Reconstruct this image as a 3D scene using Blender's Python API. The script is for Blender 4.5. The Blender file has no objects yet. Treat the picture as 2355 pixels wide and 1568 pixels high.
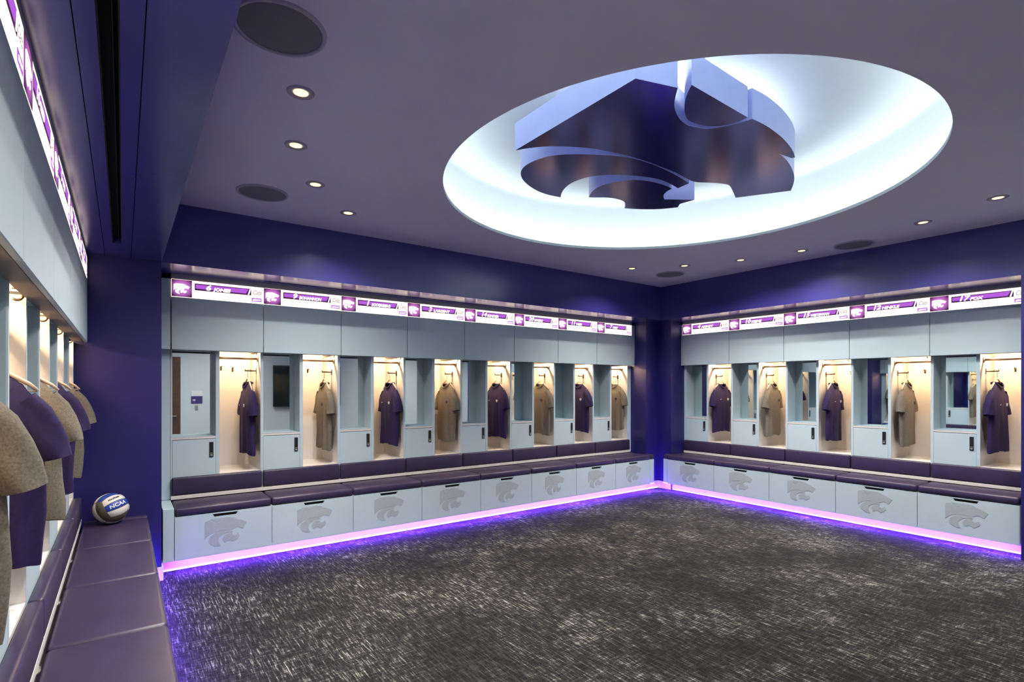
import bpy, bmesh, math, random
from mathutils import Vector, Matrix

sc = bpy.context.scene
COL = sc.collection
PI = math.pi

# ------------------------------------------------------------------ camera, world, exposure
cam_d = bpy.data.cameras.new('camera')
cam_d.sensor_width = 36.0
cam_d.sensor_fit = 'HORIZONTAL'
cam_d.lens = 1225.03 * 36.0 / 2355.0
cam_d.shift_y = (890.86 - 784.0) / 2355.0
cam_d.clip_start = 0.02
cam = bpy.data.objects.new('camera', cam_d)
COL.objects.link(cam)
cam.location = (0, 0, 1.55)
cam.rotation_euler = (PI / 2, 0, -0.630707)
sc.camera = cam

sc.view_settings.view_transform = 'Standard'
sc.view_settings.look = 'None'
sc.view_settings.exposure = 0.40
sc.view_settings.gamma = 1.0
sc.view_settings.use_curve_mapping = False

sc.cycles.max_bounces = 7
sc.cycles.diffuse_bounces = 4
sc.cycles.adaptive_threshold = 0.04
sc.cycles.glossy_bounces = 4
sc.cycles.transmission_bounces = 2
sc.cycles.caustics_reflective = False
sc.cycles.caustics_refractive = False
sc.cycles.sample_clamp_indirect = 6.0

wd = bpy.data.worlds.new('world')
sc.world = wd
wd.use_nodes = True
wd.node_tree.nodes['Background'].inputs[0].default_value = (0.02, 0.02, 0.03, 1)
wd.node_tree.nodes['Background'].inputs[1].default_value = 0.2

# light levels (lamps of the room, plus added downlights and an emblem up-light)
COVE_POWER = 22.5        # emission of the light ring hidden behind the lip of the round ceiling recess
DOWN_POWER = 122.0        # watts of one recessed ceiling downlight
STRIP_POWER = 175.0       # warm strip inside each hanging compartment
TOE_POWER = 400.0         # purple strip under the benches
ADDED_UPLIGHT_POWER = 3.6          # up-light added on top of the hanging emblem to brighten the recess
SIGN_POWER = 1.55        # backlit name signs

# ------------------------------------------------------------------ key dimensions
ZC = 3.05      # ceiling
ZS = 2.557     # underside of the soffits
YS, XS, XSL = 5.12, 6.50, 0.25      # soffit faces: far, right, left
YF, XF, XL = 5.57, 6.95, -0.215     # upper locker faces: far, right, left
WB, WR = 0.7525, 0.7775             # locker widths: far wall, side walls
YW, XW, XWL, YN = 6.22, 7.60, -0.90, -0.40   # outer walls
CX, CY, CR = 3.37, 2.61, 1.70       # round ceiling recess


def lin(r, g, b):
    f = lambda c: (c / 255 / 12.92) if c / 255 <= 0.04045 else ((c / 255 + 0.055) / 1.055) ** 2.4
    return (f(r), f(g), f(b), 1.0)


# ------------------------------------------------------------------ materials
def new_mat(name):
    m = bpy.data.materials.new(name)
    m.use_nodes = True
    nt = m.node_tree
    return m, nt, nt.nodes['Principled BSDF']


def mat(name, col, rough=0.5, metal=0.0, spec=0.5, noise=0.0, nscale=8.0, bump=0.0, bscale=200.0, coat=0.0):
    m, nt, b = new_mat(name)
    b.inputs['Base Color'].default_value = col
    b.inputs['Roughness'].default_value = rough
    b.inputs['Metallic'].default_value = metal
    b.inputs['Specular IOR Level'].default_value = spec
    b.inputs['Coat Weight'].default_value = coat
    tc = nt.nodes.new('ShaderNodeTexCoord')
    if noise:
        n = nt.nodes.new('ShaderNodeTexNoise')
        n.inputs['Scale'].default_value = nscale
        n.inputs['Detail'].default_value = 5
        nt.links.new(tc.outputs['Object'], n.inputs['Vector'])
        r = nt.nodes.new('ShaderNodeValToRGB')
        r.color_ramp.elements[0].position = 0.3
        r.color_ramp.elements[1].position = 0.7
        lo = tuple(c * (1 - noise) for c in col[:3]) + (1,)
        hi = tuple(min(1, c * (1 + noise)) for c in col[:3]) + (1,)
        r.color_ramp.elements[0].color = lo
        r.color_ramp.elements[1].color = hi
        nt.links.new(n.outputs['Fac'], r.inputs['Fac'])
        nt.links.new(r.outputs['Color'], b.inputs['Base Color'])
    if bump:
        n2 = nt.nodes.new('ShaderNodeTexNoise')
        n2.inputs['Scale'].default_value = bscale
        n2.inputs['Detail'].default_value = 3
        nt.links.new(tc.outputs['Object'], n2.inputs['Vector'])
        bp = nt.nodes.new('ShaderNodeBump')
        bp.inputs['Strength'].default_value = bump
        bp.inputs['Distance'].default_value = 0.002
        nt.links.new(n2.outputs['Fac'], bp.inputs['Height'])
        nt.links.new(bp.outputs['Normal'], b.inputs['Normal'])
    return m


def emit(name, col, strength):
    m, nt, b = new_mat(name)
    b.inputs['Base Color'].default_value = (0.02, 0.02, 0.02, 1)
    b.inputs['Emission Color'].default_value = col
    b.inputs['Emission Strength'].default_value = strength
    b.inputs['Roughness'].default_value = 0.4
    return m


M = {}
M['laminate'] = mat('pale_laminate', (0.51, 0.64, 0.71, 1), 0.42, noise=0.03, nscale=3)
M['inner'] = mat('white_laminate', (0.74, 0.72, 0.70, 1), 0.5, noise=0.02, nscale=4)
M['lip'] = mat('shadow_brown_edge', (0.20, 0.175, 0.165, 1), 0.55, noise=0.04)  # shade of the unlit lip underside put into its colour
M['edge'] = mat('grey_edge_band', (0.30, 0.32, 0.34, 1), 0.5, noise=0.03)
M['purple_wall'] = mat('purple_wall_paint', (0.015, 0.011, 0.120, 1), 0.42, noise=0.05, nscale=2, bump=0.04)
M['soffit'] = mat('purple_soffit_paint', (0.036, 0.031, 0.205, 1), 0.22, spec=0.8, noise=0.05, nscale=2)
M['ceiling'] = mat('lavender_ceiling_paint', (0.66, 0.62, 0.77, 1), 0.8, noise=0.02, nscale=1.5, bump=0.03)
M['cove'] = mat('white_cove_plaster', (0.74, 0.80, 0.82, 1), 0.8, noise=0.01)
M['near_wall'] = mat('pale_wall_paint', (0.62, 0.68, 0.72, 1), 0.7, noise=0.02, nscale=2)
M['base'] = mat('white_baseboard', (0.78, 0.76, 0.80, 1), 0.4, noise=0.02)
M['leather'] = mat('aubergine_leather', (0.036, 0.026, 0.068, 1), 0.38, noise=0.12, nscale=6, bump=0.18, bscale=260)
M['emblem_grey'] = mat('frosted_grey_vinyl', (0.40, 0.47, 0.51, 1), 0.6, noise=0.05, nscale=40)
M['black'] = mat('black_plastic', (0.012, 0.012, 0.014, 1), 0.35, noise=0.1)
M['void'] = mat('black_slot', (0.003, 0.003, 0.003, 1), 0.9, noise=0.1)
M['bronze'] = mat('bronze_metal', (0.10, 0.075, 0.055, 1), 0.35, metal=0.8, noise=0.1)
M['rail'] = mat('satin_nickel', (0.55, 0.42, 0.33, 1), 0.35, metal=0.9, noise=0.05)
M['chrome'] = mat('chrome', (0.75, 0.75, 0.75, 1), 0.15, metal=1.0, noise=0.03)
M['mirror'] = mat('mirror_glass', (0.72, 0.82, 0.83, 1), 0.015, metal=1.0)
M['hanger'] = mat('pale_hanger_plastic', (0.62, 0.50, 0.38, 1), 0.4, noise=0.05)
M['shirt_purple'] = mat('purple_jersey', (0.013, 0.005, 0.058, 1), 0.85, noise=0.25, nscale=60, bump=0.2, bscale=500)
M['shirt_grey'] = mat('heather_grey_jersey', (0.165, 0.145, 0.115, 1), 0.9, noise=0.30, nscale=160, bump=0.3, bscale=600)
M['white_print'] = mat('white_print', (0.8, 0.8, 0.82, 1), 0.6, noise=0.03)
M['dark_print'] = mat('dark_purple_print', (0.02, 0.01, 0.05, 1), 0.6, noise=0.1)
M['ball_white'] = mat('white_ball_leather', (0.72, 0.69, 0.64, 1), 0.45, noise=0.05, nscale=30, bump=0.2, bscale=300)
M['ball_blue'] = mat('blue_ball_leather', (0.012, 0.05, 0.33, 1), 0.45, noise=0.08, nscale=30, bump=0.2, bscale=300)
M['ball_olive'] = mat('olive_ball_leather', (0.10, 0.088, 0.055, 1), 0.45, noise=0.08, nscale=30, bump=0.2, bscale=300)
M['ball_seam'] = mat('ball_seam', (0.16, 0.15, 0.14, 1), 0.7, noise=0.1)
M['grille'] = mat('speaker_grille', (0.16, 0.155, 0.20, 1), 0.7, noise=0.1, nscale=300, bump=0.3, bscale=700)
M['ring'] = mat('lavender_speaker_rim', (0.36, 0.33, 0.47, 1), 0.5, noise=0.02)
M['trim_ring'] = mat('downlight_trim', (0.30, 0.27, 0.36, 1), 0.35, noise=0.02)
M['wood'] = mat('brown_door_wood', (0.10, 0.050, 0.028, 1), 0.45, noise=0.25, nscale=12)
M['screen'] = mat('dark_screen', (0.006, 0.007, 0.008, 1), 0.12, noise=0.1)
M['sign_purple'] = mat('purple_sign_panel', (0.05, 0.03, 0.16, 1), 0.5, noise=0.05)
M['steel'] = mat('grey_steel', (0.45, 0.47, 0.48, 1), 0.4, metal=0.6, noise=0.05)
M['sculpt_side'] = mat('violet_blue_enamel', (0.48, 0.54, 0.97, 1), 0.30, metal=0.0, noise=0.03, coat=0.2)
M['sculpt'] = mat('purple_brushed_metal', (0.085, 0.075, 0.26, 1), 0.16, metal=0.85, noise=0.05, nscale=3)

M['cove_led'] = emit('cove_light_ring', (0.90, 0.97, 1.0, 1), COVE_POWER)
M['added_uplight_led'] = emit('added_uplight', (0.92, 0.97, 1.0, 1), ADDED_UPLIGHT_POWER)
M['down_led'] = emit('downlight_lens', (1.0, 0.70, 0.36, 1), 1.7)
M['strip_led'] = emit('warm_locker_strip', (1.0, 0.66, 0.36, 1), STRIP_POWER)
M['toe_led'] = emit('purple_toe_strip', (0.17, 0.033, 1.0, 1), TOE_POWER)
M['toe_line'] = emit('purple_strip_lens', (0.62, 0.42, 1.0, 1), 2.2)
M['sign_white'] = emit('backlit_white_sign', (1.0, 0.80, 0.68, 1), SIGN_POWER)
M['sign_text'] = emit('backlit_text', (1.0, 0.90, 0.92, 1), SIGN_POWER)
M['sign_mid'] = emit('backlit_violet', (0.40, 0.09, 0.62, 1), 0.9)
M['sign_dark'] = emit('backlit_dark_violet', (0.10, 0.02, 0.13, 1), 0.35)
M['sign_script'] = emit('backlit_grey_script', (0.42, 0.36, 0.40, 1), 0.6)
M['keypad_led'] = emit('keypad_mark', (0.5, 0.6, 0.2, 1), 0.3)


def tile_mat():
    m, nt, b = new_mat('backlit_emblem_tile')
    b.inputs['Base Color'].default_value = (0.02, 0.02, 0.02, 1)
    tc = nt.nodes.new('ShaderNodeTexCoord')
    mp = nt.nodes.new('ShaderNodeMapping')
    mp.inputs['Location'].default_value = (-0.5, 0, -0.52)
    gr = nt.nodes.new('ShaderNodeVectorMath'); gr.operation = 'LENGTH'
    r = nt.nodes.new('ShaderNodeValToRGB')
    r.color_ramp.elements[0].position = 0.18
    r.color_ramp.elements[0].color = (0.70, 0.20, 0.72, 1)
    r.color_ramp.elements[1].position = 0.62
    r.color_ramp.elements[1].color = (0.045, 0.006, 0.05, 1)
    nt.links.new(tc.outputs['Generated'], mp.inputs['Vector'])
    sx = nt.nodes.new('ShaderNodeVectorMath'); sx.operation = 'MULTIPLY'
    sx.inputs[1].default_value = (1, 0, 1)
    nt.links.new(mp.outputs['Vector'], sx.inputs[0])
    nt.links.new(sx.outputs['Vector'], gr.inputs[0])
    nt.links.new(gr.outputs['Value'], r.inputs['Fac'])
    nt.links.new(r.outputs['Color'], b.inputs['Emission Color'])
    b.inputs['Emission Strength'].default_value = 0.9
    return m


M['sign_tile'] = tile_mat()


def carpet_mat():
    m, nt, b = new_mat('woven_charcoal_carpet')
    L = nt.links.new
    tc = nt.nodes.new('ShaderNodeTexCoord')

    def nz(sx, sy, detail=3.0, rough=0.6):
        mp = nt.nodes.new('ShaderNodeMapping')
        mp.inputs['Scale'].default_value = (sx, sy, 1)
        n = nt.nodes.new('ShaderNodeTexNoise')
        n.inputs['Scale'].default_value = 1.0
        n.inputs['Detail'].default_value = detail
        n.inputs['Roughness'].default_value = rough
        L(tc.outputs['Object'], mp.inputs['Vector'])
        L(mp.outputs['Vector'], n.inputs['Vector'])
        return n.outputs['Fac']

    def ramp(fac, p0, p1):
        r = nt.nodes.new('ShaderNodeMapRange')
        r.inputs['From Min'].default_value = p0
        r.inputs['From Max'].default_value = p1
        L(fac, r.inputs['Value'])
        return r.outputs['Result']

    def mth(op, a, c):
        n = nt.nodes.new('ShaderNodeMath'); n.operation = op
        for i, v in enumerate((a, c)):
            if isinstance(v, (int, float)):
                n.inputs[i].default_value = v
            else:
                L(v, n.inputs[i])
        return n.outputs[0]
    long_y = ramp(nz(85, 9, 2.5, 0.65), 0.47, 0.66)
    thin_y = ramp(nz(130, 4, 1.5), 0.58, 0.70)
    long_x = ramp(nz(11, 62, 2.5, 0.65), 0.49, 0.68)
    fine = ramp(nz(170, 110, 2), 0.40, 0.68)
    blot = ramp(nz(1.5, 1.3, 5, 0.65), 0.36, 0.66)
    s = mth('ADD', mth('MULTIPLY', long_y, 0.42), mth('MULTIPLY', long_x, 0.26))
    s = mth('ADD', s, mth('MULTIPLY', thin_y, 0.30))
    s = mth('ADD', s, mth('MULTIPLY', fine, 0.20))
    s = mth('MULTIPLY', s, mth('ADD', mth('MULTIPLY', blot, 0.75), 0.50))
    cr = nt.nodes.new('ShaderNodeValToRGB')
    e = cr.color_ramp.elements
    e[0].position = 0.0; e[0].color = (0.006, 0.006, 0.007, 1)
    e[1].position = 1.0; e[1].color = (0.50, 0.50, 0.45, 1)
    k = e.new(0.35); k.color = (0.044, 0.046, 0.045, 1)
    L(s, cr.inputs['Fac'])
    L(cr.outputs['Color'], b.inputs['Base Color'])
    b.inputs['Roughness'].default_value = 0.95
    b.inputs['Specular IOR Level'].default_value = 0.1
    bp = nt.nodes.new('ShaderNodeBump')
    bp.inputs['Strength'].default_value = 0.5
    bp.inputs['Distance'].default_value = 0.004
    L(s, bp.inputs['Height'])
    L(bp.outputs['Normal'], b.inputs['Normal'])
    return m


M['carpet'] = carpet_mat()

# ------------------------------------------------------------------ mesh helpers
CACHE = {}


def link(o, parent=None, loc=(0, 0, 0), rot=None):
    COL.objects.link(o)
    o.parent = parent
    o.location = loc
    if rot:
        o.rotation_euler = rot
    return o


def mesh_obj(name, me, parent=None, loc=(0, 0, 0), rot=None):
    return link(bpy.data.objects.new(name, me), parent, loc, rot)


def tag(o, label, cat, group=None):
    o['label'] = label
    o['category'] = cat
    if group:
        o['group'] = group
    return o


def struct(o, label=None):
    o['kind'] = 'structure'
    if label:
        o['label'] = label
    return o


def thing(name, label, cat, loc=(0, 0, 0), rotz=0.0, group=None):
    o = bpy.data.objects.new(name, None)
    o.empty_display_size = 0.1
    link(o, None, loc, (0, 0, rotz))
    return tag(o, label, cat, group)


def bm_mesh(name, bm, material, smooth=False):
    me = bpy.data.meshes.new(name)
    bm.normal_update()
    bm.to_mesh(me)
    bm.free()
    ms = material if isinstance(material, (list, tuple)) else [material]
    for x in ms:
        me.materials.append(M[x])
    if smooth:
        for p in me.polygons:
            p.use_smooth = True
    return me


def add_box(bm, x0, x1, y0, y1, z0, z1, mi=0):
    vs = [bm.verts.new(v) for v in ((x0, y0, z0), (x1, y0, z0), (x1, y1, z0), (x0, y1, z0),
                                    (x0, y0, z1), (x1, y0, z1), (x1, y1, z1), (x0, y1, z1))]
    fs = []
    for q in ((0, 3, 2, 1), (4, 5, 6, 7), (0, 1, 5, 4), (1, 2, 6, 5), (2, 3, 7, 6), (3, 0, 4, 7)):
        f = bm.faces.new([vs[i] for i in q])
        f.material_index = mi
        fs.append(f)
    return fs


def boxes(name, lst, material):
    bm = bmesh.new()
    for b in lst:
        add_box(bm, *b)
    return bm_mesh(name, bm, material)


def rbox(name, x0, x1, y0, y1, z0, z1, material, r=0.004, seg=2, smooth=True):
    key = ('rbox', name, x0, x1, y0, y1, z0, z1, material, r, seg)
    if key in CACHE:
        return CACHE[key]
    bm = bmesh.new()
    add_box(bm, x0, x1, y0, y1, z0, z1)
    if r:
        bmesh.ops.bevel(bm, geom=bm.edges[:], offset=r, segments=seg, affect='EDGES', profile=0.5)
    me = bm_mesh(name, bm, material, smooth and r > 0.006)
    CACHE[key] = me
    return me


def add_tube(bm, pts, r, n=8, cap=True):
    rings = []
    pts = [Vector(p) for p in pts]
    up = Vector((0, 0, 1))
    for i, p in enumerate(pts):
        a = pts[max(i - 1, 0)]
        b = pts[min(i + 1, len(pts) - 1)]
        d = (b - a).normalized()
        s = d.cross(up)
        if s.length < 1e-3:
            s = d.cross(Vector((0, 1, 0)))
        s.normalize()
        t = s.cross(d)
        rr = r[i] if isinstance(r, (list, tuple)) else r
        rings.append([bm.verts.new(p + s * (math.cos(2 * PI * k / n) * rr) + t * (math.sin(2 * PI * k / n) * rr)) for k in range(n)])
    for a, b in zip(rings, rings[1:]):
        for k in range(n):
            bm.faces.new((a[k], a[(k + 1) % n], b[(k + 1) % n], b[k]))
    if cap:
        bm.faces.new(rings[0][::-1])
        bm.faces.new(rings[-1])


def tube(name, pts, r, material, n=8):
    bm = bmesh.new()
    add_tube(bm, pts, r, n)
    bmesh.ops.recalc_face_normals(bm, faces=bm.faces[:])
    return bm_mesh(name, bm, material, True)


def lathe(name, prof, material, n=64, smooth=True, flip=False, cap=False):
    """prof: list of (r, z)"""
    bm = bmesh.new()
    rings = []
    for r, z in prof:
        if r < 1e-6:
            rings.append([bm.verts.new((0, 0, z))])
        else:
            rings.append([bm.verts.new((r * math.cos(2 * PI * k / n), r * math.sin(2 * PI * k / n), z)) for k in range(n)])
    for a, b in zip(rings, rings[1:]):
        for k in range(n):
            k2 = (k + 1) % n
            if len(a) == 1 and len(b) == 1:
                continue
            if len(a) == 1:
                f = (a[0], b[k2], b[k])
            elif len(b) == 1:
                f = (a[k], a[k2], b[0])
            else:
                f = (a[k], a[k2], b[k2], b[k])
            bm.faces.new(f[::-1] if flip else f)
    return bm_mesh(name, bm, material, smooth)


def smooth_poly(p, it=2, lim=38):
    for _ in range(it):
        out = []
        n = len(p)
        for i in range(n):
            a, b, c = Vector(p[i - 1]), Vector(p[i]), Vector(p[(i + 1) % n])
            d1, d2 = (b - a), (c - b)
            ang = math.degrees(abs(d1.angle_signed(d2))) if d1.length > 1e-6 and d2.length > 1e-6 else 0
            if ang > lim or ang < 2:
                out.append(tuple(b))
            else:
                out.append(tuple(b - d1 * 0.25))
                out.append(tuple(b + d2 * 0.25))
        p = out
    return p


def prism(bm, poly, z0, z1, mi_side=0, mi_bot=0, mi_top=0, axis='z'):
    """extrude a 2D polygon; axis 'z' keeps (x, y, z); axis 'y' maps (u, v) -> (u, d, v)"""
    def P(u, v, d):
        return (u, v, d) if axis == 'z' else (u, d, v)
    a = [bm.verts.new(P(u, v, z0)) for u, v in poly]
    b = [bm.verts.new(P(u, v, z1)) for u, v in poly]
    n = len(poly)
    for i in range(n):
        f = bm.faces.new((a[i], a[(i + 1) % n], b[(i + 1) % n], b[i]))
        f.material_index = mi_side
    f = bm.faces.new(a[::-1]); f.material_index = mi_bot
    f = bm.faces.new(b); f.material_index = mi_top


def text_mesh(key, s, size, material, shear=0.0, bold=0.0, maxw=None, fontw=1.0):
    ck = ('txt', s, size, material, shear, bold, maxw)
    if ck in CACHE:
        return CACHE[ck]
    cu = bpy.data.curves.new('t', 'FONT')
    cu.body = s
    cu.size = size
    cu.shear = shear
    cu.offset = bold
    cu.resolution_u = 3
    o = bpy.data.objects.new('t', cu)
    COL.objects.link(o)
    dg = bpy.context.evaluated_depsgraph_get()
    dg.update()
    me = bpy.data.meshes.new_from_object(o.evaluated_get(dg))
    bpy.data.objects.remove(o)
    bpy.data.curves.remove(cu)
    xs = [v.co.x for v in me.vertices] or [0]
    w = max(xs) - min(xs)
    k = fontw
    if maxw and w * k > maxw:
        k = maxw / w
    for v in me.vertices:      # stand upright: x right, z up, facing -y
        v.co = Vector((v.co.x * k, 0.0, v.co.y))
    me.materials.clear()
    me.materials.append(M[material])
    me.name = key
    CACHE[ck] = me
    return me


# outline of the cat-head emblem, in plan metres of the ceiling piece (x right, y towards the far wall)
HEAD = [(2.178, 2.947), (2.184, 1.886), (2.438, 1.809), (2.507, 1.878), (2.573, 1.935), (2.65, 1.98), (2.735, 2.015), (2.8, 2.029), (2.852, 2.032), (2.9, 2.018), (2.955, 1.999), (2.989, 1.974), (3.03, 1.917), (3.063, 1.847), (3.077, 1.785), (3.084, 1.751), (3.217, 1.744), (3.365, 1.754), (3.497, 1.77), (3.65, 1.802), (3.751, 1.83), (3.845, 1.866), (3.837, 1.886), (3.696, 1.901), (3.829, 1.919), (3.972, 1.957), (4.111, 2.005), (4.222, 2.052), (4.34, 2.117), (4.469, 2.202), (4.252, 2.564), (4.047, 2.473), (3.952, 2.435), (3.9, 2.438), (3.798, 2.478), (3.678, 2.559), (3.593, 2.561), (3.431, 2.534), (3.344, 2.529), (3.111, 2.527), (2.907, 2.538), (2.738, 2.569), (2.585, 2.609), (2.459, 2.672), (2.343, 2.744), (2.247, 2.839)]
EAR = [(2.474, 1.747), (3.046, 1.758), (3.052, 1.814), (3.036, 1.866), (3.001, 1.925), (2.94, 1.97), (2.856, 1.987), (2.791, 1.994), (2.714, 1.962), (2.645, 1.918), (2.576, 1.862), (2.518, 1.803)]
JAW = [(2.43, 3.217), (2.398, 3.15), (2.383, 3.074), (2.39, 2.989), (2.413, 2.898), (2.468, 2.818), (2.536, 2.756), (2.653, 2.678), (2.777, 2.606), (2.924, 2.552), (3.12, 2.535), (3.287, 2.546), (3.474, 2.566), (3.652, 2.602), (3.667, 2.721), (3.547, 2.696), (3.4, 2.685), (3.266, 2.718), (3.116, 2.786), (3.029, 2.842), (2.956, 2.912), (2.901, 3.0), (2.881, 3.131), (2.915, 3.263), (2.973, 3.369), (3.03, 3.443), (2.926, 3.461), (2.804, 3.454), (2.669, 3.407), (2.549, 3.34), (2.478, 3.277)]
CHIN = [(3.226, 3.301), (3.154, 3.199), (3.114, 3.082), (3.132, 2.982), (3.185, 2.875), (3.247, 2.807), (3.338, 2.764), (3.458, 2.743), (3.577, 2.744), (3.635, 2.756), (3.656, 2.832), (3.714, 2.905), (3.789, 2.949), (4.008, 2.802), (3.996, 2.944), (4.055, 3.009), (3.963, 3.143), (3.815, 3.251), (3.685, 3.31), (3.609, 3.227), (3.526, 3.183), (3.428, 3.185), (3.344, 3.215), (3.284, 3.266)]
PIECES = [smooth_poly(p) for p in (HEAD, EAR, JAW, CHIN)]
LOGO_C, LOGO_W = (3.3235, 2.6025), 2.291


def emblem_mesh(name, w, depth, material):
    """upright emblem of width w, facing -y, centred"""
    key = ('emb', name, w, depth, material)
    if key in CACHE:
        return CACHE[key]
    bm = bmesh.new()
    for p in PIECES:
        q = [((x - LOGO_C[0]) / LOGO_W * w, -(y - LOGO_C[1]) / LOGO_W * w) for x, y in p]
        prism(bm, q, -depth, 0.0, axis='y')
    bmesh.ops.recalc_face_normals(bm, faces=bm.faces[:])
    me = bm_mesh(name, bm, material)
    CACHE[key] = me
    return me


# ------------------------------------------------------------------ setting: floor, ceiling, walls
struct(mesh_obj('floor', boxes('floor', [(XWL - .2, XW + .2, YN - .2, YW + .2, -0.05, 0.0)], 'carpet')), 'charcoal woven carpet floor')

bm = bmesh.new()
N = 160
angs = [2 * PI * k / N for k in range(N)]
x0, x1, y0, y1 = XWL, XW, YN, YW
for cxy in ((x0, y0), (x1, y0), (x1, y1), (x0, y1)):
    a = math.atan2(cxy[1] - CY, cxy[0] - CX) % (2 * PI)
    i = min(range(N), key=lambda k: abs(angs[k] - a))
    angs[i] = a


def ray_rect(a):
    c, s = math.cos(a), math.sin(a)
    t = 1e9
    if c > 1e-9: t = min(t, (x1 - CX) / c)
    if c < -1e-9: t = min(t, (x0 - CX) / c)
    if s > 1e-9: t = min(t, (y1 - CY) / s)
    if s < -1e-9: t = min(t, (y0 - CY) / s)
    return (CX + c * t, CY + s * t)


inn = [bm.verts.new((CX + CR * math.cos(a), CY + CR * math.sin(a), ZC)) for a in angs]
out = [bm.verts.new((*ray_rect(a), ZC)) for a in angs]
for k in range(N):
    k2 = (k + 1) % N
    bm.faces.new((inn[k], inn[k2], out[k2], out[k]))
ceil = struct(mesh_obj('ceiling', bm_mesh('ceiling', bm, 'ceiling')), 'lavender grey ceiling with a round recess')
# the round recess: lip, ledge, wall and top
mesh_obj('recess_lip', lathe('recess_lip', [(CR, ZC), (CR, ZC + .026), (CR + .012, ZC + .026), (CR + .012, ZC + .004), (CR + .13, ZC + .004)], 'cove', 128, smooth=False, flip=True), ceil, (CX, CY, 0))
mesh_obj('recess_wall', lathe('recess_wall', [(CR + .13, ZC + .004), (CR + .13, 3.53), (CR + .11, 3.555)], 'cove', 128, smooth=True, flip=True), ceil, (CX, CY, 0))
mesh_obj('recess_top', lathe('recess_top', [(CR + .11, 3.555), (0, 3.555)], 'cove', 128, smooth=False, flip=True), ceil, (CX, CY, 0))

struct(mesh_obj('wall_far', boxes('wall_far', [(XWL, XW, YW, YW + .1, 0, ZC)], 'purple_wall')))
struct(mesh_obj('wall_right', boxes('wall_right', [(XW, XW + .1, YN, YW, 0, ZC)], 'purple_wall')))
struct(mesh_obj('wall_left', boxes('wall_left', [(XWL - .1, XWL, YN, YW, 0, ZC)], 'purple_wall')))
struct(mesh_obj('wall_near', boxes('wall_near', [(XWL, XW, YN - .1, YN, 0, ZC)], 'near_wall')))
struct(mesh_obj('wall_pier', boxes('wall_pier', [(XWL, XSL, YS, YW, 0, ZS)], 'purple_wall')), 'deep purple pier beside the volleyball')
struct(mesh_obj('wall_corner', boxes('wall_corner', [(6.435, XW, 5.35, YW, 0, ZS), (6.71, XW, 5.10, 5.35, 0, ZS)], 'purple_wall')), 'deep purple corner wall between the two locker runs')
struct(mesh_obj('wall_pier_right', boxes('wall_pier_right', [(XS, XW, 1.05, 1.165, 0, ZS)], 'purple_wall')))

struct(mesh_obj('wall_return', boxes('wall_return', [(6.9, XW, YN, 1.05, 0, ZS)], 'near_wall')))

# soffits
g = 0.0015
struct(mesh_obj('trim_1', boxes('trim_1', [
    (XWL, XW, YS, 5.43, ZS, ZC), (XWL, 1.08, 5.43, 5.47, ZS, ZC), (1.08, 6.40, 5.43, 5.47, ZS + .06, ZC),
    (6.40, XW, 5.43, 5.47, ZS, ZC), (XWL, XW, 5.47, YW, ZS, ZC)], 'soffit')), 'purple soffit over the far lockers')
struct(mesh_obj('trim_2', boxes('trim_2', [(XS, XW, YN, YS, ZS, ZC)], 'soffit')), 'purple soffit over the right-hand lockers')
struct(mesh_obj('trim_3', boxes('trim_3', [
    (XWL, -0.111 - g, YN, YS, ZS, ZC), (-0.111 + g, -0.06, YN, YS, ZS, ZC), (-0.06, -0.007, 4.64, YS, ZS, ZC),
    (-0.007, 0.05 - g, YN, YS, ZS, ZC), (0.05 + g, XSL, YN, YS, ZS, ZC)], 'soffit')), 'purple soffit over the near left lockers')

# baseboards
def bb(name, b):
    struct(mesh_obj(name, rbox(name, *b, 'base', r=0.003)))


bb('baseboard_left', (XSL - .40, XSL + .012, YS - .013, YS, 0, 0.11))
bb('baseboard_pier', (XSL, XSL + .012, YS, 5.325, 0, 0.11))
bb('baseboard_corner', (6.445, 6.71, 5.337, 5.35, 0, 0.11))
bb('baseboard_corner_right', (6.697, 6.71, 5.10, 5.337, 0, 0.11))
bb('baseboard_near', (1.0, XS, YN, YN + .013, 0, 0.11))
# toe kicks under the benches
bb('trim_4', (XSL + .012, 6.445, 5.335, 5.349, 0, 0.117))
bb('trim_5', (6.735, 6.749, 1.175, 5.10, 0, 0.117))
bb('trim_6', (0.010, 0.024, 0.37, YS - .014, 0, 0.117))

# door and fittings on the wall behind the camera (seen in the locker mirrors)
d = struct(mesh_obj('door_1', rbox('door_leaf', 0.02, 0.895, YN, YN + .04, 0, 2.14, 'wood', r=0.003)), 'brown wooden door')
mesh_obj('door_frame', boxes('door_frame', [(-0.05, 0.02, YN, YN + .05, 0, 2.2), (0.895, 0.945, YN, YN + .05, 0, 2.2), (0.02, 0.895, YN, YN + .05, 2.14, 2.2)], 'near_wall'), d)
mesh_obj('door_handle', tube('door_handle', [(0.82, YN + .04, 1.0), (0.82, YN + .09, 1.0), (0.72, YN + .09, 1.0)], 0.009, 'steel'), d)

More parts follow.
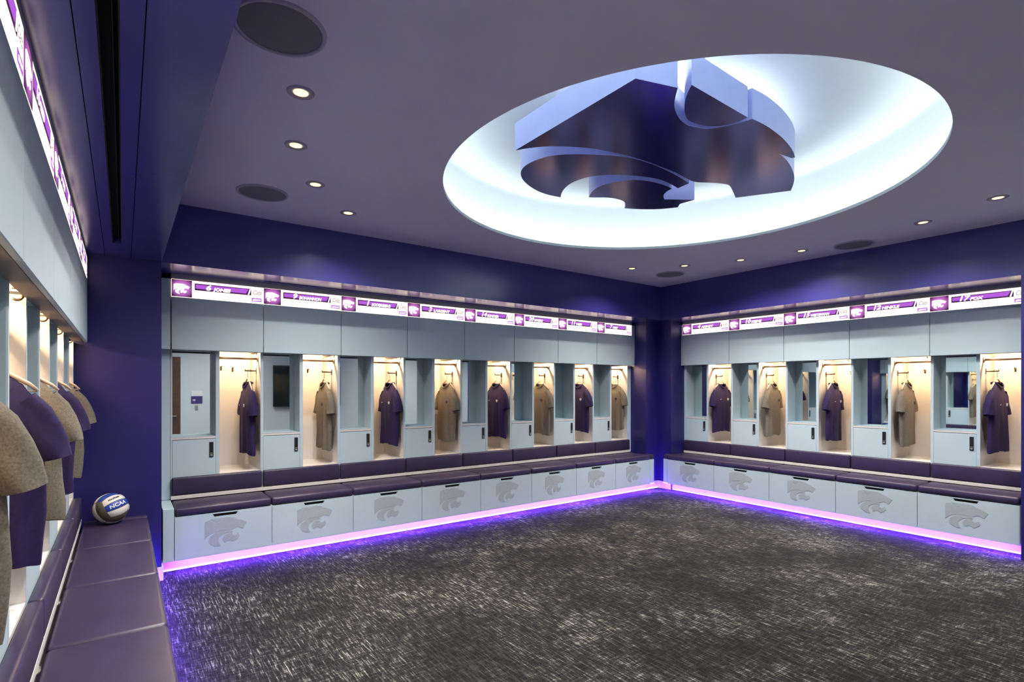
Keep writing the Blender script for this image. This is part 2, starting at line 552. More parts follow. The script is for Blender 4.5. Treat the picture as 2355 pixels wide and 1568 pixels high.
t = thing('television', 'large black wall television mirrored in the far lockers', 'television', (3.27, YN + .012, 1.58))
mesh_obj('casing', rbox('casing', -.71, .71, 0, .05, -.44, .44, 'black', r=0.006), t)
mesh_obj('screen', rbox('screen', -.695, .695, .05, .052, -.425, .425, 'screen', r=0), t)
t = thing('wall_sign', 'small white and purple wall sign mirrored in the first far locker', 'sign', (1.17, YN, 1.36))
mesh_obj('white_panel', rbox('white_panel', -.097, .097, 0, .012, .02, .12, 'white_print', r=0.002), t)
mesh_obj('purple_panel', rbox('purple_panel', -.097, .097, 0, .012, -.12, .02, 'sign_purple', r=0.002), t)
o = mesh_obj('cat_emblem', emblem_mesh('sign_emblem', .05, .002, 'white_print'), t, (.0 - .05, .013, -.06), (0, 0, PI))
t = thing('wall_switch', 'grey switch plate under the small wall sign', 'switch', (1.165, YN, 1.16))
mesh_obj('plate', rbox('plate', -.028, .028, 0, .012, -.045, .045, 'steel', r=0.003), t)
mesh_obj('rocker', rbox('rocker', -.012, .012, .012, .018, -.025, .025, 'edge', r=0.002), t)

# ------------------------------------------------------------------ purple light strips under the benches
def toe(b, l, label):
    t = thing('led_strip', label, 'light strip', (b[0], b[2], 0), 0, 'purple strips under the benches')
    q = lambda v: (v[0] - b[0], v[1] - b[0], v[2] - b[2], v[3] - b[2], v[4], v[5])
    mesh_obj('lamp_row', boxes('lamp_row', [q(b)], 'toe_led'), t)
    mesh_obj('floor_line', boxes('floor_line', [q(l)], 'toe_line'), t)


toe((XSL + .10, 6.46, 5.225, 5.240, 0.1125, 0.1172), (XSL + .014, 6.69, 5.326, 5.334, 0.003, 0.014), 'glowing purple light strip under the far bench')
toe((6.605, 6.620, 1.19, 5.16, 0.1125, 0.1172), (6.726, 6.734, 1.18, 5.09, 0.003, 0.014), 'glowing purple light strip under the right-hand bench')
toe((0.115, 0.130, 0.38, YS - .02, 0.1125, 0.1172), (0.025, 0.033, 0.38, YS - .02, 0.003, 0.014), 'glowing purple light strip under the near left bench')

# ------------------------------------------------------------------ ceiling lights and speakers
ring = lathe('light_ring', [(CR + .020, ZC + .006), (CR + .020, ZC + .012), (CR + .050, ZC + .012), (CR + .050, ZC + .006)], 'cove_led', 128, smooth=False, flip=True)
tag(mesh_obj('cove_light', ring, None, (CX, CY, 0)), 'white light ring hidden behind the lip of the round ceiling recess', 'light')

dl_ring = lathe('trim_ring', [(.043, -.001), (.047, -.006), (.066, -.004), (.068, 0)], 'trim_ring', 32, flip=True)
dl_cone = lathe('reflector', [(.044, -.002), (.036, .03)], 'trim_ring', 32, flip=True)
dl_lens = lathe('lens', [(.036, 0.0), (0, 0.0)], 'down_led', 32, smooth=False, flip=True)
ORD = ['first', 'second', 'third', 'fourth', 'fifth', 'sixth', 'seventh', 'eighth']
dls = []
for i, a in enumerate((175, 161, 147, 133)):
    dls.append((a, ORD[i] + ' recessed downlight from the camera in the left ceiling row'))
for i, a in enumerate((47, 33.3, 19.5, 5.5)):
    dls.append((a, ORD[i] + ' recessed downlight from the far corner in the right ceiling row'))
for i, a in enumerate((-47, -33.3, -19.5)):  # both near rows are unseen downlights, added to light the room
    dls.append((a, ORD[i] + ' added downlight of the near right ceiling row, behind the view'))
for i, a in enumerate((-133, -147, -161)):
    dls.append((a, ORD[i] + ' added downlight of the near left ceiling row, behind the view'))
for a, lab in dls:
    r = 2.65
    X, Y = CX + r * math.cos(math.radians(a)), CY - .02 + r * math.sin(math.radians(a))
    t = thing('downlight', lab, 'downlight', (X, Y, ZC), 0, 'recessed ceiling downlights')
    mesh_obj('trim_ring', dl_ring, t)
    mesh_obj('lens', dl_lens, t, (0, 0, -.003))
    ld = bpy.data.lights.new('downlight_lamp', 'SPOT')
    ld.energy = DOWN_POWER
    ld.color = (1.0, 0.93, 0.86)
    ld.spot_size = math.radians(140)
    ld.spot_blend = 1.0
    ld.shadow_soft_size = 0.022
    lo = bpy.data.objects.new('downlight_lamp', ld)
    link(lo, t, (0, 0, -.008))

sp_rim = lathe('speaker_rim', [(.165, -.002), (.168, -.010), (.182, -.008), (.185, 0)], 'ring', 64, flip=True)
sp_gr = lathe('speaker_grille', [(.166, -.004), (.10, -.007), (0, -.008)], 'grille', 64, flip=True)
for X, Y, lab in ((.531, 2.37, 'large dark round ceiling speaker nearest the camera at top left'), (.868, 4.45, 'round ceiling speaker beside the left row of downlights'),
                  (5.85, 4.46, 'round ceiling speaker in front of the far corner'), (6.20, 2.40, 'round ceiling speaker above the right-hand lockers')):
    t = thing('ceiling_speaker', lab, 'speaker', (X, Y, ZC), 0, 'round ceiling speakers')
    mesh_obj('rim', sp_rim, t)
    mesh_obj('grille', sp_gr, t)

# air slots in the soffits
t = thing('air_slot', 'long black air slot in the near left soffit', 'air vent', (-.0335, 2.1, ZS))
mesh_obj('cavity', boxes('cavity', [(-.026, .026, -2.4, 2.535, .05, .055)], 'void'), t)
for s in (-1, 1):
    mesh_obj('slot_edge', boxes('slot_edge', [(s * .0245 - .0018, s * .0245 + .0018, -2.4, 2.535, .002, .05)], 'void'), t)
mesh_obj('slot_blade', boxes('slot_blade', [(.008, .010, -2.4, 2.535, .02, .05)], 'void'), t)
t = thing('air_slot', 'thin dark air slot in the soffit over the far lockers', 'air vent', (3.74, 5.45, ZS))
mesh_obj('cavity', boxes('cavity', [(-2.655, 2.655, -.0195, .0195, .05, .055)], 'void'), t)
mesh_obj('slot_blade', boxes('slot_blade', [(-2.655, 2.655, -.002, .002, .004, .05)], 'black'), t)

# ------------------------------------------------------------------ hanging cat-head piece in the recess
t = thing('ceiling_emblem', 'large purple cat-head emblem hanging in the lit round ceiling recess', 'emblem', (LOGO_C[0], LOGO_C[1], 3.18))
for nm, p in zip(('head_piece', 'ear_piece', 'jaw_piece', 'chin_piece'), PIECES):
    bm = bmesh.new()
    q = [(x - LOGO_C[0], y - LOGO_C[1]) for x, y in p]
    prism(bm, q, 0.0, 0.187, 0, 1, 0)
    bmesh.ops.recalc_face_normals(bm, faces=bm.faces[:])
    pc = mesh_obj(nm, bm_mesh(nm, bm, ['sculpt_side', 'sculpt']), t)
    if nm == 'head_piece':
        bm = bmesh.new()
        hx, hy = sum(v[0] for v in q) / len(q), sum(v[1] for v in q) / len(q)
        prism(bm, [(hx + (v[0] - hx) * .8, hy + (v[1] - hy) * .55) for v in q], .189, .200)
        bmesh.ops.recalc_face_normals(bm, faces=bm.faces[:])
        mesh_obj('added_uplight', bm_mesh('added_uplight', bm, 'added_uplight_led'), pc)  # hidden glowing panel added to light the recess top evenly
    mx = sum(v[0] for v in q) / len(q); my = sum(v[1] for v in q) / len(q)
    for dx in ((-.5, .5) if nm == 'head_piece' else (0.0,)):
        mesh_obj('hanging_rod', tube('hanging_rod', [(mx + dx, my, .187), (mx + dx, my, .375)], .008, 'chrome'), pc)

# ------------------------------------------------------------------ lockers
def locker_meshes(W):
    k = ('lk', W)
    if k in CACHE:
        return CACHE[k]
    s = W / WB
    a = .357 * s               # right edge of the mirror cubby
    c = a + .030               # left edge of the hanging compartment
    D = .60
    body = [
        (0, .012, .08, D, .545, 1.887), (W - .012, W, .08, D, .545, 1.887),     # side panels
        (a, c, .08, D, .545, 1.887),                                            # divider
        (0, W, D, D + .012, .0, ZS),                                            # back
        (0, .012, .022, D, 1.907, ZS), (W - .012, W, .022, D, 1.907, ZS),       # upper sides
        (0.012, W - .012, .022, D, 1.94, 1.955),                                # top of the compartments
        (.012, a, .08, .29, 1.078, 1.098),                                      # cubby shelf
        (c, W - .012, .08, D, .72, .745),                                       # floor of the hanging compartment
        (.012, W - .012, .08, .095, .545, .60),                                 # panel above the seat
        (.012, a, .29, .30, .745, 1.94),                                        # panel behind the mirror
    ]
    r = dict(
        a=a, c=c,
        body=boxes('locker_body', body, 'inner'),
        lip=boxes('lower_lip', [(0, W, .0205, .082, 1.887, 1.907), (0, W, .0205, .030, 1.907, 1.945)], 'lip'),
        ledge=rbox('seat_ledge', 0, W, .031, .079,   .549, .582, 'inner', r=.002, seg=1),
        head=boxes('head_rail', [(0, W, .004, .022, 2.512, ZS)], 'edge'),
        updoor=rbox('upper_door', .003, W - .003, 0, .02, 1.887, 2.354, 'laminate', r=.0025, seg=1),
        cdoor=rbox('cubby_door', .013, a - .001, .078, .098, .60, 1.072, 'laminate', r=.0025, seg=1),
        jamb=boxes('jamb', [(a + .001, c, .078, .080, .745, 1.887), (0, .012, .078, .080, .60, 1.887), (W - .012, W, .078, .080, .60, 1.887)], 'laminate'),
        mirror=boxes('mirror', [(.012, a, .284, .29, 1.098, 1.90)], 'mirror'),
        lining=boxes('cubby_lining', [(.012, .0135, .082, .284, 1.098, 1.90), (a - .0015, a, .082, .284, 1.098, 1.90), (.012, a, .082, .284, 1.898, 1.90), (.012, a, .078, .284, 1.098, 1.0995)], 'laminate'),
        back=rbox('backrest', .005, W - .005, .028, .0775, .585, .744, 'leather', r=.014, seg=3),
        strip=boxes('light_strip', [(c + .01, W - .022, .255, .275, 1.925, 1.939)], 'strip_led'),
        rail=tube('hanging_rail', [(c, .20, 1.835), (W - .012, .20, 1.835)], .013, 'rail', 12),
        keypad=rbox('keypad', a - .054, a - .020, .070, .078, .905, 1.045, 'black', r=.003),
        keydot=rbox('key_display', a - .048, a - .026, .0690, .0702, .938, .944, 'keypad_led', r=0),
        keyknob=rbox('key_button', a - .046, a - .028, .0670, .0702, .915, .930, 'steel', r=.001),
    )
    CACHE[k] = r
    return r


flange = None


def wall_hook(parent, x, y, z, nm='wall_hook'):
    if 'hookm' not in CACHE:
        bm = bmesh.new()
        add_tube(bm, [(0, 0, .012), (0, -.03, .010), (0, -.045, .022)], .005, 6)
        add_tube(bm, [(0, 0, -.004), (0, -.02, -.014), (0, -.035, -.004)], .004, 6)
        add_box(bm, -.008, .008, -.003, 0, -.022, .022)
        bmesh.ops.recalc_face_normals(bm, faces=bm.faces[:])
        CACHE['hookm'] = bm_mesh('wall_hook', bm, 'bronze')
    mesh_obj(nm, CACHE['hookm'], parent, (x, y, z))


SH = .155


def name_sign(parent, W, number, name):
    z0, z1 = 2.356, 2.511
    H = z1 - z0
    s = mesh_obj('name_sign', rbox('name_sign', .002, W - .002, .0, .02, z0, z1, 'sign_white', r=0), parent)
    mesh_obj('emblem_tile', rbox('emblem_tile', .003, .21 * W, -.0015, .0, z0 + .002, z1 - .002, 'sign_tile', r=0), s)
    mesh_obj('cat_emblem', emblem_mesh('tile_emblem', .122, .001, 'sign_text'), s, (.106 * W, -.0015, z0 + H * .47))
    # name band with a slanted end
    b0, b1, zb0, zb1 = .238 * W, .856 * W, z0 + H * .46, z0 + H * .86
    key = ('band', W)
    if key not in CACHE:
        bm = bmesh.new()
        prism(bm, [(b0, zb0), (b1 - .002, zb0), (b1, zb0 + .002), (b1, zb1), (b0, zb1)], -.0012, 0.0, axis='y')
        bmesh.ops.recalc_face_normals(bm, faces=bm.faces[:])
        m1 = bm_mesh('name_band', bm, 'sign_dark')
        bm = bmesh.new()
        h = zb1 - zb0
        prism(bm, [(b0 + .008, zb0 + h * .26), (b1 - .045, zb0 + h * .20), (b1 - .022, zb1 - h * .10), (b0 + .008, zb1 - h * .16)], -.0018, -.0012, axis='y')
        bmesh.ops.recalc_face_normals(bm, faces=bm.faces[:])
        m2 = bm_mesh('band_stripe', bm, 'sign_mid')
        bm = bmesh.new()
        prism(bm, [(b1 - .030, zb0 + .004), (b1 - .018, zb0 + .004), (b1 - .002, zb1 - .004), (b1 - .014, zb1 - .004)], -.0022, -.0012, axis='y')
        bmesh.ops.recalc_face_normals(bm, faces=bm.faces[:])
        m3 = bm_mesh('band_slash', bm, 'sign_text')
        CACHE[key] = (m1, m2, m3)
    m1, m2, m3 = CACHE[key]
    mesh_obj('name_band', m1, s)
    mesh_obj('band_stripe', m2, s)
    mesh_obj('band_slash', m3, s)
    mesh_obj('player_number', text_mesh('player_number', number, .066, 'sign_text', .25, .0022, fontw=1.25), s, (b0 + (.085 if len(number) == 1 else .055), -.0026, zb0 + .010))
    mesh_obj('player_name', text_mesh('player_name', name, .042, 'sign_text', .2, .0018, maxw=.22, fontw=1.15), s, (b0 + .150, -.0026, zb0 + .008))
    mesh_obj('team_script', text_mesh('team_script', 'Cats', .058, 'sign_script', .4, .001, maxw=.08), s, (.868 * W, -.001, z0 + H * .54))
    mesh_obj('purple_tag', rbox('purple_tag', .862 * W, .978 * W, -.0012, 0, z0 + H * .10, z0 + H * .32, 'sign_mid', r=0), s)
    mesh_obj('tag_text', text_mesh('tag_text', '#EMAW', .024, 'sign_text', .1, .0006, maxw=.075), s, (.872 * W, -.0018, z0 + H * .15))


hk = {}


def make_locker(loc, rotz, W, number, name, label, group, mirror_hook=False):
    m = locker_meshes(W)
    t = thing('locker', label, 'locker', loc, rotz, group)
    mesh_obj('body', m['body'], t)
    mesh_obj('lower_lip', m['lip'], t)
    mesh_obj('head_rail', m['head'], t)
    mesh_obj('seat_ledge', m['ledge'], t)
    mesh_obj('upper_door', m['updoor'], t)
    cd = mesh_obj('cubby_door', m['cdoor'], t)
    kp = mesh_obj('keypad', m['keypad'], cd)
    mesh_obj('key_button', m['keyknob'], cd)
    mesh_obj('key_display', m['keydot'], cd)
    mesh_obj('jamb', m['jamb'], t)
    mesh_obj('mirror', m['mirror'], t)
    mesh_obj('cubby_lining', m['lining'], t)
    mesh_obj('backrest', m['back'], t)
    mesh_obj('light_strip', m['strip'], t)
    rl = mesh_obj('hanging_rail', m['rail'], t)
    x = W - .012 if not mirror_hook else m['c']
    sg = -1 if not mirror_hook else 1
    if 'flange' not in CACHE:
        CACHE['flange'] = tube('rail_flange', [(0, 0, 0), (.008, 0, 0)], .030, 'rail', 16)
    mesh_obj('rail_flange', CACHE['flange'], rl, (x if sg > 0 else x - .008, .20, 1.835))
    mesh_obj('rail_flange', CACHE['flange'], rl, ((m['c'] if sg < 0 else W - .020), .20, 1.835))
    # hanging hook on the side wall
    hkey = ('thook', sg)
    if hkey not in CACHE:
        bm = bmesh.new()
        add_box(bm, min(0, sg * .105), max(0, sg * .105), -.009, .009, -.006, .006)
        add_box(bm, min(0, sg * .004), max(0, sg * .004), -.016, .016, -.03, .03)
        add_box(bm, min(sg * .101, sg * .105), max(sg * .101, sg * .105), -.009, .009, -.006, .018)
        CACHE[hkey] = bm_mesh('hanging_hook', bm, 'bronze')
    mesh_obj('hanging_hook', CACHE[hkey], t, (x, .275, 1.716))
    # small double hooks on the back panel
    hx = (.467, .574) if not mirror_hook else (W - .10, W - .21)
    wall_hook(t, hx[0], .60, 1.745)
    wall_hook(t, hx[1], .60, 1.735)
    # C hook under the compartment top
    if 'chook' not in CACHE:
        pts = [(0, .018 * math.cos(v), .022 * math.sin(v)) for v in [math.radians(q) for q in range(60, 311, 25)]]
        CACHE['chook'] = tube('c_hook', [(0, .009, .045)] + pts, .0045, 'bronze', 8)
    mesh_obj('c_hook', CACHE['chook'], t, (W - .045, .100, 1.893))
    name_sign(t, W, number, name)
    return t


def bench_meshes(W):
    k = ('bn', W)
    if k in CACHE:
        return CACHE[k]
    f0, f1, z0, z1 = .003, W - .003, .111, .4735
    h0, h1 = W * .5 - .105, W * .5 + .105
    bm = bmesh.new()
    prism(bm, [(f0, z0), (f1, z0), (f1, z1), (h1, z1), (h1 - .022, z1 - .036), (h0 + .022, z1 - .036), (h0, z1), (f0, z1)], -.365, -.345, axis='y')
    add_box(bm, h0, h1, -.365, -.345, z1 - .010, z1)
    add_box(bm, 0, W, -.3625, -.346, .111, .120)
    bmesh.ops.recalc_face_normals(bm, faces=bm.faces[:])
    r = dict(
        front=bm_mesh('drawer_front', bm, 'laminate'),
        body=boxes('bench_body', [(0, W, -.344, .078, .118, .425), (0, W, -.28, .078, .425, .476), (0, .012, -.344, -.28, .43, .476), (W - .012, W, -.344, -.28, .43, .476)], 'inner'),
        slot=boxes('handle_slot', [(h0 - .02, h1 + .02, -.3445, -.285, .4255, .4755)], 'void'),
        seat=rbox('seat_cushion', .003, W - .003, -.372, .026,   .4785, .547, 'leather', r=.022, seg=4),
    )
    CACHE[k] = r
    return r


def make_bench(loc, rotz, W, label, group):
    m = bench_meshes(W)
    t = thing('bench_drawer', label, 'bench drawer', loc, rotz, group)
    mesh_obj('bench_body', m['body'], t)
    d = mesh_obj('drawer_front', m['front'], t)
    mesh_obj('handle_slot', m['slot'], d)
    mesh_obj('cat_emblem', emblem_mesh('drawer_emblem', .325, .002, 'emblem_grey'), d, (W * .5 + .005, -.365, .303))
    mesh_obj('seat_cushion', m['seat'], t)
    return t


# ------------------------------------------------------------------ shirts and hangers
def shirt_meshes(var, material):
    key = ('shirt', var, material)
    if key in CACHE:
        return CACHE[key]
    rnd = random.Random(var * 7 + 3)
    ph = [rnd.uniform(0, 6.28) for _ in range(6)]
    n = 48
    # (z, half width, half depth) from the hem to the neck
    prof = [(-.715, .203, .040), (-.70, .205, .043), (-.62, .205, .043), (-.52, .204, .044), (-.42, .203, .046), (-.33, .203, .047), (-.25, .202, .047),
            (-.19, .200, .044), (-.145, .194, .040), (-.115, .180, .036), (-.085, .158, .033), (-.058, .142, .031), (-.034, .112, .031), (-.014, .090, .034), (-.002, .082, .040)]
    bm = bmesh.new()
    rings = []
    for zi, (z, w, d) in enumerate(prof):
        ring = []
        f = min(1.0, max(0.0, (-z - .12) / .5))
        for k in range(n):
            th = 2 * PI * k / n
            c, s = math.cos(th), math.sin(th)
            x = w * (abs(c) ** .75) * (1 if c >= 0 else -1)
            y = d * (abs(s) ** .8) * (1 if s >= 0 else -1)
            fold = (math.sin(x * 46 + ph[0] + z * 1.6) * .55 + math.sin(x * 78 + ph[1] - z * 2.2) * .35 + math.sin(x * 25 + ph[2]) * .4)
            side = 1 if s >= 0 else -1
            y += side * fold * .028 * f * (1 - abs(x / w) ** 4) * (1.0 if side < 0 else .7)
            x += .010 * f * math.sin(z * 13 + ph[3]) * abs(c)
            dz = .012 * f * math.sin(th * 2 + ph[4])
            # front of the neck drops
            if z > -.15:
                g = max(0.0, 1 - (-z) / .13)
                if s < 0:
                    dz -= .055 * g * (abs(s) ** 1.5)
                else:
                    dz -= .012 * g * abs(s)
            ring.append(bm.verts.new((x, y, z + dz)))
        rings.append(ring)
    for a, b in zip(rings, rings[1:]):
        for k in range(n):
            bm.faces.new((a[k], a[(k + 1) % n], b[(k + 1) % n], b[k]))
    body = bm_mesh('shirt_body', bm, material, True)
    # collar rib
    bm = bmesh.new()
    top = []
    for k in range(n):
        th = 2 * PI * k / n
        c, s = math.cos(th), math.sin(th)
        x = .083 * (abs(c) ** .75) * (1 if c >= 0 else -1)
        y = .042 * (abs(s) ** .8) * (1 if s >= 0 else -1)
        dz = -.055 * abs(s) ** 1.5 if s < 0 else -.012 * abs(s)
        top.append((x, y, dz))
    prev = None
    first = None
    for i in range(n):
        x, y, z = top[i]
        q = [bm.verts.new((x * 1.06, y * 1.06, z - .012)), bm.verts.new((x * 1.05, y * 1.08, z + .003)), bm.verts.new((x * .95, y * .9, z + .004)), bm.verts.new((x * .97, y * .9, z - .012))]
        if prev:
            for j in range(4):
                bm.faces.new((prev[j], q[j], q[(j + 1) % 4], prev[(j + 1) % 4]))
        else:
            first = q
        prev = q
    for j in range(4):
        bm.faces.new((prev[j], first[j], first[(j + 1) % 4], prev[(j + 1) % 4]))
    bmesh.ops.recalc_face_normals(bm, faces=bm.faces[:])
    collar = bm_mesh('collar', bm, material, True)
    # sleeves
    sl = []
    for sgn in (-1, 1):
        bm = bmesh.new()
        ax = [(.135, -.125, .088, .034), (.176, -.175, .090, .040), (.201, -.230, .090, .043), (.218, -.280, .089, .044), (.228, -.325, .087, .044), (.231, -.338, .086, .042)]
        rr = []
        for i, (x, z, hu, hy) in enumerate(ax):
            j0, j1 = ax[max(i - 1, 0)], ax[min(i + 1, len(ax) - 1)]
            dv = Vector((j1[0] - j0[0], j1[1] - j0[1])).normalized()
            u = Vector((-dv.y, dv.x)) * -1
            ring = []
            for k in range(24):
                th = 2 * PI * k / 24
                cu = math.cos(th) * hu * .62
                yy = math.sin(th) * hy + .006 * math.sin(th * 3 + ph[5] + i)
                ring.append(bm.verts.new((sgn * (x + u.x * cu), yy, z + u.y * cu)))
            rr.append(ring)
        for a, b in zip(rr, rr[1:]):
            for k in range(24):
                bm.faces.new((a[k], a[(k + 1) % 24], b[(k + 1) % 24], b[k]))
        bmesh.ops.recalc_face_normals(bm, faces=bm.faces[:])
        sl.append(bm_mesh('sleeve', bm, material, True))
    r = (body, collar, sl)
    CACHE[key] = r
    return r


def hanger_mesh():
    if 'hanger' in CACHE:
        return CACHE['hanger']
    arms = []
    bm = bmesh.new()
    for s in (-1, 1):
        add_tube(bm, [(0, 0, .030), (s * .05, 0, .010), (s * .10, 0, -.022), (s * .16, 0, -.062), (s * .185, 0, -.088)], [.006, .007, .008, .008, .006], 8)
    add_tube(bm, [(-.18, 0, -.088), (.18, 0, -.088)], .004, 6)
    bmesh.ops.recalc_face_normals(bm, faces=bm.faces[:])
    a = bm_mesh('hanger_arms', bm, 'hanger', True)
    pts = [(0, 0, .028), (0, 0, .085)] + [(.0, .014 - .014 * math.cos(v), .105 + .016 * math.sin(v)) for v in [math.radians(q) for q in range(0, 220, 24)]]
    h = tube('hanger_hook', pts, .0028, 'chrome', 8)
    CACHE['hanger'] = (a, h)
    return CACHE['hanger']


def make_shirt(origin, rotz, x, y, z, phi, purple, var, label, hlabel, sleeve_mark=False):
    """x, y, z in the locker's frame; phi about z in the same frame"""
    c, s = math.cos(rotz), math.sin(rotz)
    wx, wy = origin[0] + c * x - s * y, origin[1] + s * x + c * y
    hm = hanger_mesh()
    hgr = thing('clothes_hanger', hlabel, 'hanger', (wx, wy, z), rotz + phi, 'hangers in the lockers')
    mesh_obj('hanger_arms', hm[0], hgr)
    mesh_obj('hanger_hook', hm[1], hgr)
    b, col, sl = shirt_meshes(var, 'shirt_purple' if purple else 'shirt_grey')
    t = thing('t_shirt', label, 't-shirt', (wx, wy, z - .004), rotz + phi, 'purple t-shirts in the lockers' if purple else 'grey t-shirts in the lockers')
    bo = mesh_obj('shirt_body', b, t)
    mesh_obj('collar', col, t)
    for q in sl:
        mesh_obj('sleeve', q, t)
    em = 'white_print' if purple else 'dark_print'
    mesh_obj('chest_emblem', emblem_mesh('chest_emblem', .045, .004, em), bo, (.090, -.051, -.235))
    if purple:
        if 'cmark' not in CACHE:
            bm = bmesh.new()
            prism(bm, [(0, .004), (.006, -.004), (.034, .010), (.008, .002)], -.003, 0, axis='y')
            bmesh.ops.recalc_face_normals(bm, faces=bm.faces[:])
            CACHE['cmark'] = bm_mesh('chest_mark', bm, 'white_print')
        mesh_obj('chest_mark', CACHE['cmark'], bo, (-.115, -.054, -.235))
    return t


def lay_locker(run, i):
    if run == 'far':
        return (0.343 + WB * i, YF, 0), 0.0, WB
    if run == 'right':
        return (XF, 5.073 - WR * i, 0), -PI / 2, WR
    return (XL, 5.03 - WR * (i + 1), 0), PI / 2, WR


FAR = [('6', 'JONES'), ('9', 'BOHANNON'), ('1', 'SODERBERG'), ('3', 'LARGENT'), ('14', 'KINDER'), ('20', 'MYERS'), ('11', 'WEIR'), ('7', 'FREY')]
RIGHT = [('4', 'ARENDT'), ('10', 'KEENE'), ('15', 'WESTERMAN'), ('12', 'HINKLE'), ('17', 'FOX')]
LEFT = [('8', 'BELL'), ('2', 'LANE'), ('5', 'HALE'), ('16', 'REED'), ('13', 'COLE'), ('18', 'NASH')]
A_FAR = [2, 0, 1, 0, -2, -2, -3, -3]
A_RIGHT = [0, -6, -4, -3, 4]

for i in range(8):
    o, rz, W = lay_locker('far', i)
    where = ORD[i] + ' from the purple pier along the far wall'
    make_locker(o, rz, W, *FAR[i], 'pale locker with lit sign number ' + FAR[i][0] + ', ' + where, 'far wall lockers')
    make_bench(o, rz, W, 'pale bench drawer with cat emblem, ' + where, 'far wall bench drawers')
    pu = i % 2 == 0
    cname = 'purple' if pu else 'grey'
    make_shirt(o, rz, W - .092, .275, 1.612, -(PI / 2 - math.radians(A_FAR[i])), pu, i % 4,
               cname + ' t-shirt hanging in the locker ' + where, 'hanger with ' + cname + ' shirt in locker ' + where)
for i in range(5):
    o, rz, W = lay_locker('right', i)
    where = ORD[i] + ' from the far corner along the right wall'
    make_locker(o, rz, W, *RIGHT[i], 'pale locker with lit sign number ' + RIGHT[i][0] + ', ' + where, 'right wall lockers', mirror_hook=True)
    make_bench(o, rz, W, 'pale bench drawer with cat emblem, ' + where, 'right wall bench drawers')
    pu = i % 2 == 0
    cname = 'purple' if pu else 'grey'
    make_shirt(o, rz, locker_meshes(W)['c'] + .090, .275, 1.612, (PI / 2 - math.radians(A_RIGHT[i])), pu, (i + 1) % 4,
               cname + ' t-shirt hanging in the locker ' + where, 'hanger with ' + cname + ' shirt in locker ' + where)
for i in range(6):
    o, rz, W = lay_locker('left', i)
    where = ORD[i] + ' from the purple pier along the near left wall'
    make_locker(o, rz, W, *LEFT[i], 'pale locker seen edge-on, ' + where, 'left wall lockers')
    make_bench(o, rz, W, 'aubergine cushioned bench drawer, ' + where, 'left wall bench drawers')
    pu = i % 2 == 1
    cname = 'purple' if pu else 'grey'
    make_shirt(o, rz, W - .095, .222, 1.625, -(PI / 2 - math.radians(8 + (i * 5) % 7)), pu, (i + 2) % 4,
               cname + ' t-shirt hanging in the locker ' + where, 'hanger with ' + cname + ' shirt in locker ' + where)

# filler panels at the ends of the locker runs
def filler(b, lab):
    o = mesh_obj('filler_panel', rbox('filler_panel', 0, b[1] - b[0], 0, b[3] - b[2], 0, b[5] - b[4], 'laminate', r=.0015, seg=1), None, (b[0], b[2], b[4]))
    tag(o, lab, 'panel')


filler((XSL + .001, .337, 5.572, 5.59, 1.887, 2.511), 'narrow upper pale filler panel beside the purple pier')
filler((XSL + .001, .341, 5.65, 5.668, .548, 1.905), 'narrow tall pale filler panel beside the purple pier')
filler((XSL + .013, .341, 5.207, 5.648, .111, .546), 'pale end panel of the far bench beside the purple pier')
filler((6.365, 6.433, 5.572, 5.59, 1.887, 2.511), 'narrow upper pale end panel of the far lockers by the corner')
filler((6.365, 6.433, 5.65, 5.668, .548, 1.885), 'narrow tall pale end panel of the far lockers by the corner')
filler((6.365, 6.445, 5.207, 5.227, .118, .476), 'pale end panel of the far bench by the corner')
filler((6.952, 6.97, 5.075, 5.099, 1.887, 2.511), 'narrow upper pale end panel of the right-hand lockers by the corner')
filler((7.03, 7.048, 5.075, 5.099, .548, 1.885), 'narrow tall pale end panel of the right-hand lockers by the corner')
filler((6.587, 6.607, 5.075, 5.146, .118, .476), 'pale end panel of the right-hand bench by the corner')
filler((-.235, -.217, 5.032, 5.118, 1.887, 2.511), 'narrow pale upper filler panel of the left lockers at the pier')
filler((-.315, -.297, 5.032, 5.118, .548, 1.885), 'narrow tall pale filler panel of the left lockers at the pier')
# end cushions that close the bench at the corner and the pier
for b, lab in (((6.367, 6.440, 5.20, 5.345, .478, .545), 'short dark end cushion of the far bench by the corner'),
               ((6.585, 6.705, 5.077, 5.140, .478, .545), 'short dark end cushion of the right-hand bench by the corner'),
               ((-.235, .155, 5.034, 5.116, .478, .545), 'short dark end cushion of the left bench against the pier')):
    o = mesh_obj('end_cushion', rbox('end_cushion', 0, b[1] - b[0], 0, b[3] - b[2], 0, b[5] - b[4], 'leather', r=.012, seg=3), None, (b[0], b[2], b[4]))
    tag(o, lab, 'cushion')

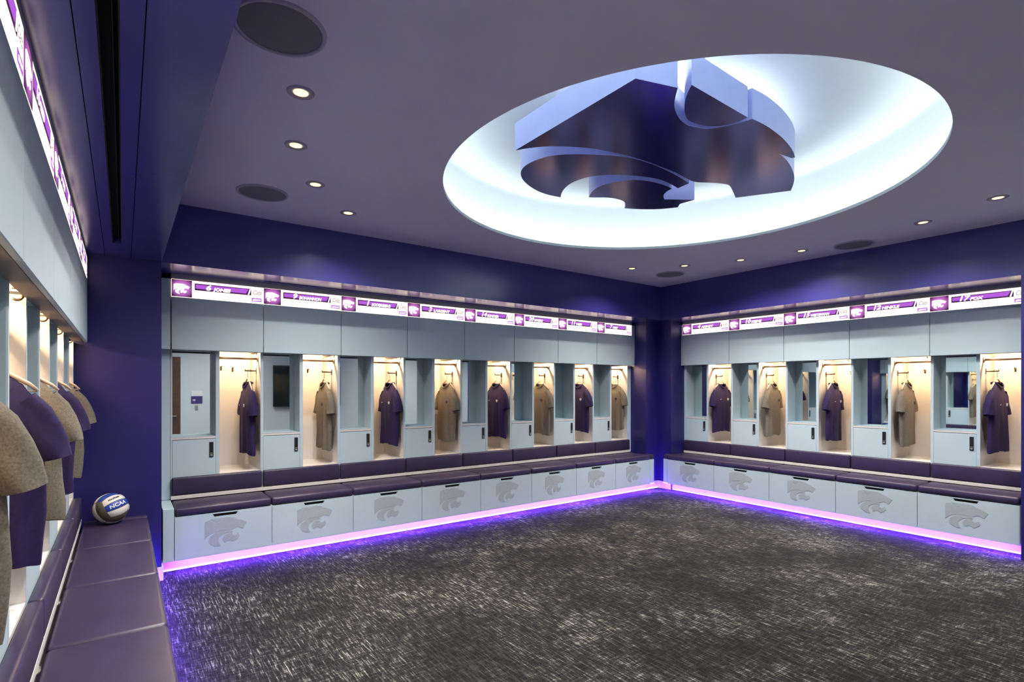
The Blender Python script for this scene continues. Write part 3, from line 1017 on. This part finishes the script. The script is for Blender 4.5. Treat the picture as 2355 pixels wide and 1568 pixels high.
# ------------------------------------------------------------------ volleyball on the left bench
R = .112
ball = thing('volleyball', 'white, blue and olive volleyball on the left bench by the purple pier', 'ball', (-.073, 4.92, .547 + R - .001), 0)
bm = bmesh.new()
bmesh.ops.create_uvsphere(bm, u_segments=32, v_segments=16, radius=R - .0035)
mesh_obj('core', bm_mesh('core', bm, 'ball_seam', True), ball)
rot = Matrix.Rotation(math.radians(33), 3, 'Z') @ Matrix.Rotation(math.radians(-14), 3, 'Y') @ Matrix.Rotation(math.radians(-24), 3, 'X')
faces6 = [((1, 0, 0), (0, 1, 0)), ((-1, 0, 0), (0, 0, 1)), ((0, 1, 0), (0, 0, 1)), ((0, -1, 0), (1, 0, 0)), ((0, 0, 1), (1, 0, 0)), ((0, 0, -1), (1, 0, 0))]
cols = [('ball_white', 'ball_blue', 'ball_white'), ('ball_white', 'ball_olive', 'ball_white'), ('ball_white', 'ball_blue', 'ball_white'),
        ('ball_white', 'ball_blue', 'ball_white'), ('ball_blue', 'ball_white', 'ball_olive'), ('ball_olive', 'ball_white', 'ball_olive')]
cols[1] = ('ball_olive', 'ball_white', 'ball_olive')
for fi, (nrm, u) in enumerate(faces6):
    nv, uv = Vector(nrm), Vector(u)
    wv = nv.cross(uv)
    for st in range(3):
        bm = bmesh.new()
        g0, g1 = -1 + st * 2 / 3 + .03, -1 + (st + 1) * 2 / 3 - .03
        nu, nw = 10, 4
        grid = []
        for a in range(nu + 1):
            row = []
            for b_ in range(nw + 1):
                pu_ = (-1 + .03) + (2 - .06) * a / nu
                pw = g0 + (g1 - g0) * b_ / nw
                p = nv + uv * math.tan(pu_ * PI / 4) + wv * math.tan(pw * PI / 4)
                edge = min(a, nu - a, b_, nw - b_) == 0
                p = rot @ (p.normalized() * (R - (.0025 if edge else 0.0)))
                row.append(bm.verts.new(p))
            grid.append(row)
        for a in range(nu):
            for b_ in range(nw):
                bm.faces.new((grid[a][b_], grid[a + 1][b_], grid[a + 1][b_ + 1], grid[a][b_ + 1]))
        mesh_obj('panel', bm_mesh('panel', bm, cols[fi][st], True), ball)


def ball_text(s, size, material, lat, fontw=1.0):
    me = text_mesh('ball_text', s, size, material, 0.1, .001, fontw=fontw).copy()
    xs = [v.co.x for v in me.vertices]; zs = [v.co.z for v in me.vertices]
    mx, mz = (max(xs) + min(xs)) / 2, (max(zs) + min(zs)) / 2
    for v in me.vertices:
        lo = (v.co.x - mx) / R
        la = lat + (v.co.z - mz) / R
        rr = R + .0006
        # default face points to -y
        v.co = rot @ Vector((math.sin(lo) * math.cos(la) * rr, -math.cos(lo) * math.cos(la) * rr, math.sin(la) * rr))
    mesh_obj('ball_text', me, ball)


ball_text('NCAA', .034, 'white_print', 0.0, 1.2)
ball_text('molten', .026, 'dark_print', .50, 1.2)
